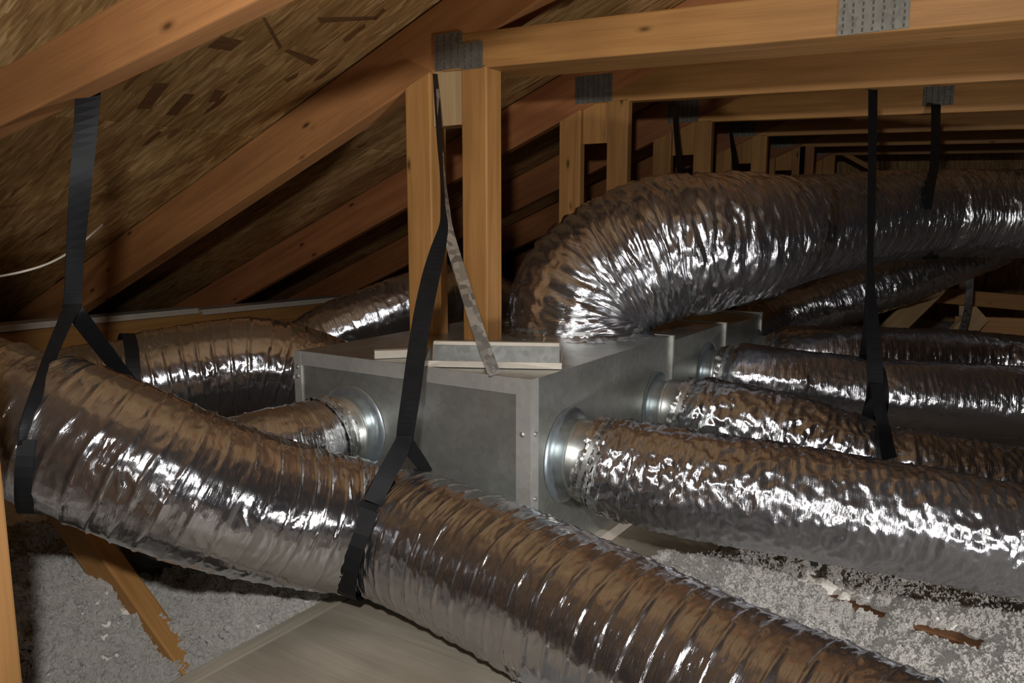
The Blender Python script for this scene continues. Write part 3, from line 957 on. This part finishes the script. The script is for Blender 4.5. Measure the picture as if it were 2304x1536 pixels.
# big bend on top of the box
zb = -0.345
cT = atZ(1300, 752, zb); cT[2] = zb
T_pts = [cT, cT + np.array((0.0, 0.0, 0.10)), atD(1345, 628, 2.44), atD(1455, 570, 2.43), atD(1590, 545, 2.44), atD(1720, 528, 2.55), atD(1880, 502, 2.80), atD(2000, 488, 2.97), atD(2100, 482, 3.06), atD(2210, 480, 3.10), atD(2340, 482, 3.08), atD(2600, 500, 3.0)]
pT = atD(2092, 482, 3.06)
DT = duct('foil_duct', T_pts, 0.162, 'largest foil duct, arching up from the top of the box to the right', 184, 0.0036, 141, M['foil'], pitch=.05, ridge=.002, wr=2.2, wf=1.15, ct=14, pleat=(0.010, 0.40, 0.5, 30), group='foil ducts',
          pinch=((pT, .012, .03),), flare=(0.012, 0.06), bulge=(0.050, 0.36, 0.48))
root = [o for o in bpy.data.objects if o.get('label', '').startswith('largest foil')][0]
rr = np.random.default_rng(3)
V2, F2, uv2 = [], [], []
m_ = 140
rings = [(0.182, .075), (0.196, .05), (0.200, .032), (0.204, .018), (0.222, .010), (0.243, .006), (0.25, .002)]
for i, (r_, z_) in enumerate(rings):
    for k in range(m_):
        t_ = 2 * np.pi * k / m_
        j_ = rr.normal(0, 1)
        V2.append(cT + np.array((math.cos(t_) * (r_ + .004 * j_), math.sin(t_) * (r_ + .004 * j_), z_ + .0035 * abs(rr.normal()))))
for i in range(len(rings) - 1):
    for k in range(m_):
        k2 = (k + 1) % m_
        F2.append((i * m_ + k, i * m_ + k2, (i + 1) * m_ + k2, (i + 1) * m_ + k))
for f in F2:
    for v_ in f: uv2.append(((v_ // m_) * .02, (v_ % m_) * .009))
mesh_obj('tape_skirt', V2, F2, M['foil_tape'], root, uv2, smooth=True)
mesh_obj('draw_band', *lathe(cT + EZ * .03, EZ, [(.205, -.006), (.208, -.005), (.208, .005), (.205, .006)], 64), M['galv_old'], root)
# duct off the far end of the box
D5_pts = [cD + EY * 0.085, atD(1735, 722, 3.55), atD(1850, 684, 3.58), atD(2000, 632, 3.62), atD(2120, 588, 3.68), atD(2240, 540, 3.75)]
D5 = duct('foil_duct', D5_pts, 0.122, 'foil duct slanting up behind, from the far end of the box under the arched duct', 96, 0.006, 161, M['foil'], r0=0.1, group='foil ducts', ridge=.001, wr=1.7, leaf=.006)
# duct behind the posts
L_pts = [cL - EX * 0.085, (-1.76, 2.72, -0.40), (-1.82, 2.52, -0.285), atD(950, 678, 2.98), atD(850, 712, 2.92), atD(750, 752, 2.88), (-2.25, 1.9, -0.55), (-2.5, 1.72, -0.75), (-2.62, 1.6, -0.98)]
DL = duct('foil_duct', L_pts, 0.112, 'small foil duct running behind the wooden posts, left of the arched duct', 96, 0.006, 181, M['foil'], r0=0.093, group='foil ducts', ridge=.003, wr=1.6)

# ------------------------------------------------------------------ straps
def ribbon(name, pts, wvec, mat, parent, th=0.0016, sub=6):
    """Flat strap through pts with the width vector at each; smooth in between."""
    P = np.array(pts, float); W = np.array(wvec, float)
    if sub > 1:
        n = len(P)
        t0 = np.arange(n); t = np.linspace(0, n - 1, (n - 1) * sub + 1)
        def cr(A):
            Ap = np.vstack([2 * A[0] - A[1], A, 2 * A[-1] - A[-2]])
            i = np.minimum(t.astype(int), n - 2); f = (t - i)[:, None]
            p0, p1, p2, p3 = Ap[i], Ap[i + 1], Ap[i + 2], Ap[i + 3]
            return 0.5 * (2 * p1 + (p2 - p0) * f + (2 * p0 - 5 * p1 + 4 * p2 - p3) * f**2 + (3 * p1 - p0 - 3 * p2 + p3) * f**3)
        P, W = cr(P), cr(W)
    T = np.gradient(P, axis=0)
    Nn = np.cross(T, W); Nn /= np.linalg.norm(Nn, axis=1)[:, None]
    V, Fc = [], []
    for i in range(len(P)):
        for a, b in ((-.5, -.5), (.5, -.5), (.5, .5), (-.5, .5)):
            V.append(P[i] + W[i] * a + Nn[i] * th * b)
    for i in range(len(P) - 1):
        for k in range(4):
            k2 = (k + 1) % 4
            Fc.append((4 * i + k, 4 * i + k2, 4 * i + 4 + k2, 4 * i + 4 + k))
    Fc.append((3, 2, 1, 0)); e = 4 * (len(P) - 1); Fc.append((e, e + 1, e + 2, e + 3))
    return mesh_obj(name, V, Fc, mat, parent)


def front_depth(D, px, py):
    c = D.V @ FD
    qx = CX + F * (D.V @ RT) / c; qy = CY - F * (D.V @ UP) / c
    k = (np.abs(qx - px) < 14) & (np.abs(qy - py) < 14) & (c > .3)
    return c[k].min() if k.any() else 99.0


def cam_strap(spec, W, hug=None):
    """spec rows: px, py, depth, visible width in px, angle of the width direction in the picture (deg)."""
    P, Wv = [], []
    for px, py, d, vis, ang in spec:
        if hug is not None:
            d = min(d, front_depth(hug, px, py) - 0.006)
        P.append(atD(px, py, d))
        v = min(vis * d / F, W * 0.995)
        a = math.radians(ang)
        Wv.append((RT * math.cos(a) - UP * math.sin(a)) * v + norm(ray(px, py)) * math.sqrt(max(0, W * W - v * v)))
    return P, Wv


def loop2(D, p, u, f, W, a0, a1, n=30):
    """Band round a duct in the plane of u and f, lying on the foil however slantwise it runs."""
    i = D.nearest(p)
    f = norm(f); u = norm(np.array(u) - f * np.dot(u, f)); nrm = np.cross(u, f)
    nth = D.R.shape[1]; hw = int(0.11 / (D.s[1] - D.s[0]))
    v = D.V[max(0, i - hw) * nth:(i + hw) * nth] - D.c[i]
    k = (np.abs(v @ nrm) < W / 2 + 0.003) & (np.linalg.norm(v, axis=1) < 0.3)
    v = v[k]
    ang, rad = np.arctan2(v @ u, v @ f), np.hypot(v @ u, v @ f)
    P, Wv = [], []
    for a in np.linspace(math.radians(a0), math.radians(a1), n):
        d = f * math.cos(a) + u * math.sin(a)
        da = np.abs((ang - a + math.pi) % (2 * math.pi) - math.pi)
        w_ = 0.09
        while not (da < w_).any(): w_ *= 2
        P.append(D.c[i] + d * (np.percentile(rad[da < w_], 97) + 0.0025)); Wv.append(nrm * W)
    P = np.array(P); Pp = np.pad(P, ((2, 2), (0, 0)), mode='edge')
    P = (Pp[:-4] + Pp[1:-3] + Pp[2:-2] + Pp[3:-1] + Pp[4:]) / 5
    return P, Wv


SW = 0.042
# left strap
s1 = thing('hanging_strap', atD(200, 170, 1.38), 'wide black strap at the far left, forking above the looped duct', 'strap', 'duct hanging straps')
P, Wv = cam_strap([(202, 140, 1.45, 60, 0), (199, 190, 1.45, 58, 0), (192, 300, 1.445, 54, 0), (181, 420, 1.45, 51, 0), (170, 560, 1.5, 42, 0), (165, 650, 1.52, 40, 0), (162, 690, 1.53, 44, 0)], SW * 1.12)
ribbon('strap_band', P, Wv, M['strap'], s1)
P, Wv = cam_strap([(166, 684, 1.53, 40, 0), (150, 715, 1.5, 32, 20), (118, 790, 1.46, 29, 20), (85, 880, 1.42, 30, 18), (62, 950, 1.39, 30, 14), (50, 1000, 1.375, 22, 5)], SW, DF)
iF = DF.nearest(Fs1)
ribbon('strap_leg', P, Wv, M['strap'], s1)
P, Wv = cam_strap([(158, 684, 1.535, 42, 0), (182, 718, 1.56, 42, -25), (225, 775, 1.70, 38, -35), (268, 830, 1.86, 34, -35), (300, 868, 1.93, 30, -35)], SW)
ribbon('strap_leg', P, Wv, M['strap'], s1)
i0 = DF.nearest(Fs1)
i0 = min(range(i0 - 60, i0 + 60), key=lambda i: abs(CX + F * np.dot(DF.c[i], RT) / np.dot(DF.c[i], FD) - 88))
P, Wv = loop2(DF, DF.c[i0], UP + RT * .10, -norm(ray(70, 962)) - RT * .12, SW * .62, -4, -190)
ribbon('strap_loop', P, Wv, M['strap'], s1, sub=1)
hi = DF.nearest((-2.005, 1.205, -0.443))
P, Wv = loop2(DF, DF.c[hi], UP, np.cross(UP, DF.T[hi]), SW * .8, 0, 358, 60)
ribbon('strap_loop', P, Wv, M['strap'], s1, sub=1)

# strap in the middle
s2 = thing('hanging_strap', atD(985, 165, 2.2), 'long black strap in the middle, from the nearest truss to the near duct', 'strap', 'duct hanging straps')
P, Wv = cam_strap([(979, 166, 2.20, 9, 0), (984, 230, 2.14, 12, 0), (990, 320, 2.06, 12, 0), (996, 400, 1.98, 10, 0), (1000, 470, 1.92, 16, 0), (999, 510, 1.89, 22, 15), (986, 560, 1.86, 34, 12), (970, 620, 1.82, 40, 12), (953, 700, 1.77, 42, 10),
                   (938, 790, 1.72, 42, 8), (926, 880, 1.67, 42, 8), (914, 960, 1.63, 40, 8), (911, 992, 1.61, 38, 8)], SW)
ribbon('strap_band', P, Wv, M['strap'], s2)
P, Wv = cam_strap([(912, 980, 1.61, 36, 0), (898, 1015, 1.59, 40, 18), (866, 1075, 1.56, 42, 22), (838, 1130, 1.545, 42, 22)], SW, DF)
ribbon('strap_leg', P, Wv, M['strap'], s2)
P, Wv = cam_strap([(910, 985, 1.612, 36, 0), (925, 1010, 1.65, 32, -30), (948, 1042, 1.72, 28, -35), (962, 1064, 1.76, 26, -35)], SW)
ribbon('strap_leg', P, Wv, M['strap'], s2)
P, Wv = loop2(DF, Fstrap, UP * .945 + RT * .30, -norm(ray(850, 1190)) - RT * .22, SW, 52, -215)
ribbon('strap_loop', P, Wv, M['strap'], s2, sub=1)
# perforated galvanised strap to the box corner
s2b = thing('metal_hanger', atD(1000, 490, 1.915), 'mottled galvanised metal strap slanting down to the corner of the grey box', 'strap')
pc = atY(1114, 846, BY0 + 0.006)
P, Wv = cam_strap([(984, 200, 2.17, 6, 0), (990, 300, 2.085, 8, 0), (997, 400, 1.985, 10, 0), (1002, 470, 1.925, 20, 0), (1008, 520, 1.90, 25, -14), (1028, 590, 1.86, 27, -16), (1050, 660, 1.82, 27, -16), (1072, 730, 1.785, 28, -16), (1095, 795, 1.755, 28, -16), (1113, 843, 1.735, 28, -16)], 0.029)
mh = ribbon('metal_band', P, Wv, M['galv_old'], s2b)
hv = atD(1109, 834, 1.733)
mesh_obj('screw', *lathe(hv, -FD, [(0.005, 0), (0.004, 0.003), (0.0005, 0.004)], 10), M['plate'], s2b)

# strap on the right
s3 = thing('hanging_strap', atD(1965, 200, 2.2), 'long narrow black strap on the right, forking around the second and third side ducts', 'strap', 'duct hanging straps')
P, Wv = cam_strap([(1964, 178, 2.51, 20, 0), (1964, 215, 2.48, 20, 0), (1963, 320, 2.40, 19, 0), (1961, 450, 2.33, 17, 0), (1958, 560, 2.26, 14, 0), (1960, 660, 2.19, 20, 0), (1964, 740, 2.12, 30, 0), (1968, 810, 2.07, 36, 0), (1971, 870, 2.05, 34, 0)], SW)
ribbon('strap_band', P, Wv, M['strap'], s3)
P, Wv = cam_strap([(1972, 862, 2.048, 30, 0), (1980, 920, 2.01, 27, -6), (1992, 985, 1.975, 30, -8), (2001, 1030, 1.965, 34, -8)], SW, D2)
ribbon('strap_leg', P, Wv, M['strap'], s3)
P, Wv = cam_strap([(1968, 864, 2.055, 30, 0), (1960, 905, 2.10, 26, 14), (1951, 940, 2.17, 28, 16)], SW)
ribbon('strap_leg', P, Wv, M['strap'], s3)
P, Wv = loop2(D2, pR2, UP, -norm(ray(1975, 1048)) + RT * .12, SW, 60, -215)
ribbon('strap_loop', P, Wv, M['strap'], s3, sub=1)
P, Wv = cam_strap([(1957, 600, 2.24, 12, 0), (1953, 680, 2.33, 14, 6), (1948, 750, 2.45, 16, 8), (1943, 800, 2.58, 18, 8), (1941, 822, 2.63, 18, 8)], SW)
ribbon('strap_leg', P, Wv, M['strap'], s3)
P, Wv = loop2(D3, pR3, UP, np.cross(UP, D3.T[D3.nearest(pR3)]), SW, 60, 300)
ribbon('strap_loop', P, Wv, M['strap'], s3, sub=1)

# strap on the arched duct
s4 = thing('hanging_strap', atD(2105, 250, 3.2), 'black strap wrapped under the arched duct at upper right', 'strap', 'duct hanging straps')
P, Wv = cam_strap([(2106, 236, 3.12, 21, 0), (2105, 300, 3.06, 20, 0), (2102, 370, 2.98, 20, 0), (2094, 420, 2.93, 19, 8), (2086, 470, 2.9, 18, 4)], SW, DT)
ribbon('strap_band', P, Wv, M['strap'], s4)
P, Wv = loop2(DT, pT, UP, -norm(ray(2092, 482)) - RT * .12, SW, 20, -190, 36)
ribbon('strap_loop', P, Wv, M['strap'], s4, sub=1)
# straps glimpsed on the trusses behind
s5 = thing('hanging_strap', atD(1522, 230, 3.1), 'black strap beside the third post pair, dropping behind the arched duct', 'strap', 'duct hanging straps')
P, Wv = cam_strap([(1516, 225, 3.12, 7, 0), (1521, 290, 3.1, 10, 0), (1530, 380, 3.05, 14, 0), (1538, 450, 3.0, 18, 0), (1540, 520, 2.96, 18, 0)], SW)
ribbon('strap_band', P, Wv, M['strap'], s5)
s6 = thing('hanging_strap', atD(1648, 305, 3.6), 'black strap beside the fourth short post, above the arched duct crest', 'strap', 'duct hanging straps')
P, Wv = cam_strap([(1645, 300, 3.62, 7, 0), (1652, 350, 3.58, 12, 0), (1660, 420, 3.5, 14, 0), (1664, 480, 3.45, 14, 0)], SW)
ribbon('strap_band', P, Wv, M['strap'], s6)
# loose strap end under the near right duct
s7 = thing('strap_tail', atD(1832, 1245, 1.7), 'short black strap end hanging below the nearest right-hand duct', 'strap')
P, Wv = cam_strap([(1834, 1200, 1.66, 15, 0), (1833, 1240, 1.665, 15, 0), (1832, 1273, 1.67, 16, 0)], 0.018)
ribbon('strap_end', P, Wv, M['strap'], s7)

# metal hanger and boards far right
h2 = thing('metal_hanger', atD(2180, 590, 3.75), 'bent galvanised metal strap standing far right, behind the fourth side duct', 'strap')
P, Wv = cam_strap([(2184, 540, 3.7, 20, 0), (2183, 620, 3.68, 20, 0), (2179, 680, 3.66, 18, 0), (2174, 710, 3.62, 18, 0), (2164, 745, 3.56, 22, 0), (2150, 780, 3.5, 24, 0)], 0.034)
ribbon('metal_band', P, Wv, M['galv_old'], h2)
o = beam('plank', atD(1975, 770, 3.62), atD(2190, 565, 4.25), 0.02, 0.10, M['wood_pale'], None, up=np.cross(FD, norm(atD(2190, 565, 4.25) - atD(1975, 770, 3.62))))
tag(o, 'grey-brown plank slanting up beneath the arched duct at right', 'plank')
o = beam('web_post', atD(2170, 900, 4.6), atD(2172, 560, 4.6), 0.06, 0.04, M['wood_pale'], None, up=(0, 1, 0))
tag(o, 'dim upright timber behind the far right metal strap', 'post')
o = beam('cross_board', atD(2060, 660, 4.7), atD(2420, 690, 4.2), 0.04, 0.085, M['wood'], None)
tag(o, 'brown level board at far right, upper of two behind the metal strap', 'board')
o = beam('cross_board', atD(2150, 735, 4.0), atD(2420, 745, 3.7), 0.04, 0.11, M['wood'], None)
tag(o, 'tan level board at far right, lower of two behind the metal strap', 'board')
o = beam('web_brace', atD(2205, 705, 3.86), atD(2110, 800, 3.86), 0.04, 0.10, M['wood_pale'], None, up=np.cross(norm(atD(2205, 705, 3.86) - atD(2110, 800, 3.86)), FW))
tag(o, 'short dark slanting timber end beside the far right metal strap', 'timber')

# ------------------------------------------------------------------ small metal pieces on the box top
zt = -0.335
A = atZ(953, 826, zt); B = atZ(1264, 832, zt)
ax = norm(B - A); ay = np.cross(EZ, ax)
L = np.linalg.norm(B - A); mid = (A + B) / 2
tr = thing('metal_channel', mid, 'pale open metal channel lying at an angle on the box top, behind the metal strap', 'channel')
bw, bh = 0.062, 0.046
mesh_obj('channel_floor', *boxm(mid + ay * bw / 2 + EZ * .0025, ax, ay, EZ, L / 2, bw / 2, .001), M['galv'], tr)
bk = norm(EZ * 1 + ay * .25)
mesh_obj('back_wall', *boxm(mid + ay * bw + bk * bh / 2 + EZ * .002, ax, np.cross(bk, ax), bk, L / 2 - .008, .001, bh / 2), M['channel'], tr)
mesh_obj('front_lip', *boxm(mid + EZ * .009, ax, ay, EZ, L / 2, .0015, .007), M['cream'], tr)
mesh_obj('top_lip', *boxm(mid + ay * (bw + .004) + bk * bh + EZ * .002, ax, ay, EZ, L / 2 - .01, .008, .004), M['cream'], tr)
for sgn in (-1, 1):
    c = mid + ax * sgn * (L / 2 - .003)
    V = [c + EZ * .003, c + ay * bw + EZ * .003, c + ay * bw + bk * bh, c + EZ * .015]
    V = [v for v in V] + [v + ax * .0015 for v in V]
    mesh_obj('end_wall', V, [(0, 1, 2, 3), (7, 6, 5, 4), (0, 4, 5, 1), (1, 5, 6, 2), (2, 6, 7, 3), (3, 7, 4, 0)], M['galv_edge'], tr)
A = atZ(843, 808, zt); B = atZ(965, 803, zt)
ax = norm(B - A); ay = np.cross(EZ, ax); L = np.linalg.norm(B - A); mid = (A + B) / 2
V, Fc = merge([boxm(mid + EZ * .011, ax, ay, EZ, L / 2, .002, .009), boxm(mid + ay * .02 + EZ * .0025, ax, ay, EZ, L / 2, .02, .0015), boxm(mid + ay * .012 + EZ * .019, ax, ay, EZ, L / 2, .012, .0015)])
o = mesh_obj('metal_offcut', V, Fc, M['cream'], loc=mid)
tag(o, 'short pale folded metal strip on the box top, left of the black strap', 'metal strip')

# white cable on the left
pts = [atD(-120, 640, 1.95), atD(-40, 628, 1.98), atD(0, 621, 2.0), atD(50, 611, 2.03), atD(100, 596, 2.08), atD(145, 574, 2.15), atD(185, 545, 2.24), atD(230, 505, 2.36)]
cu, s_ = spline(pts, 0.01)
T = np.gradient(cu, axis=0)
V, Fc = [], []
k_ = 8
for i in range(len(cu)):
    t_ = norm(T[i]); a = norm(np.cross(t_, EZ)); b = np.cross(t_, a)
    for k in range(k_):
        th = 2 * math.pi * k / k_
        V.append(cu[i] + (a * math.cos(th) + b * math.sin(th)) * .0032)
for i in range(len(cu) - 1):
    for k in range(k_):
        k2 = (k + 1) % k_
        Fc.append((i * k_ + k, i * k_ + k2, (i + 1) * k_ + k2, (i + 1) * k_ + k))
o = mesh_obj('electric_cable', V, Fc, M['white'], smooth=True, loc=cu[len(cu) // 2])
tag(o, 'thin white cable curving under the roof boards at left', 'cable')
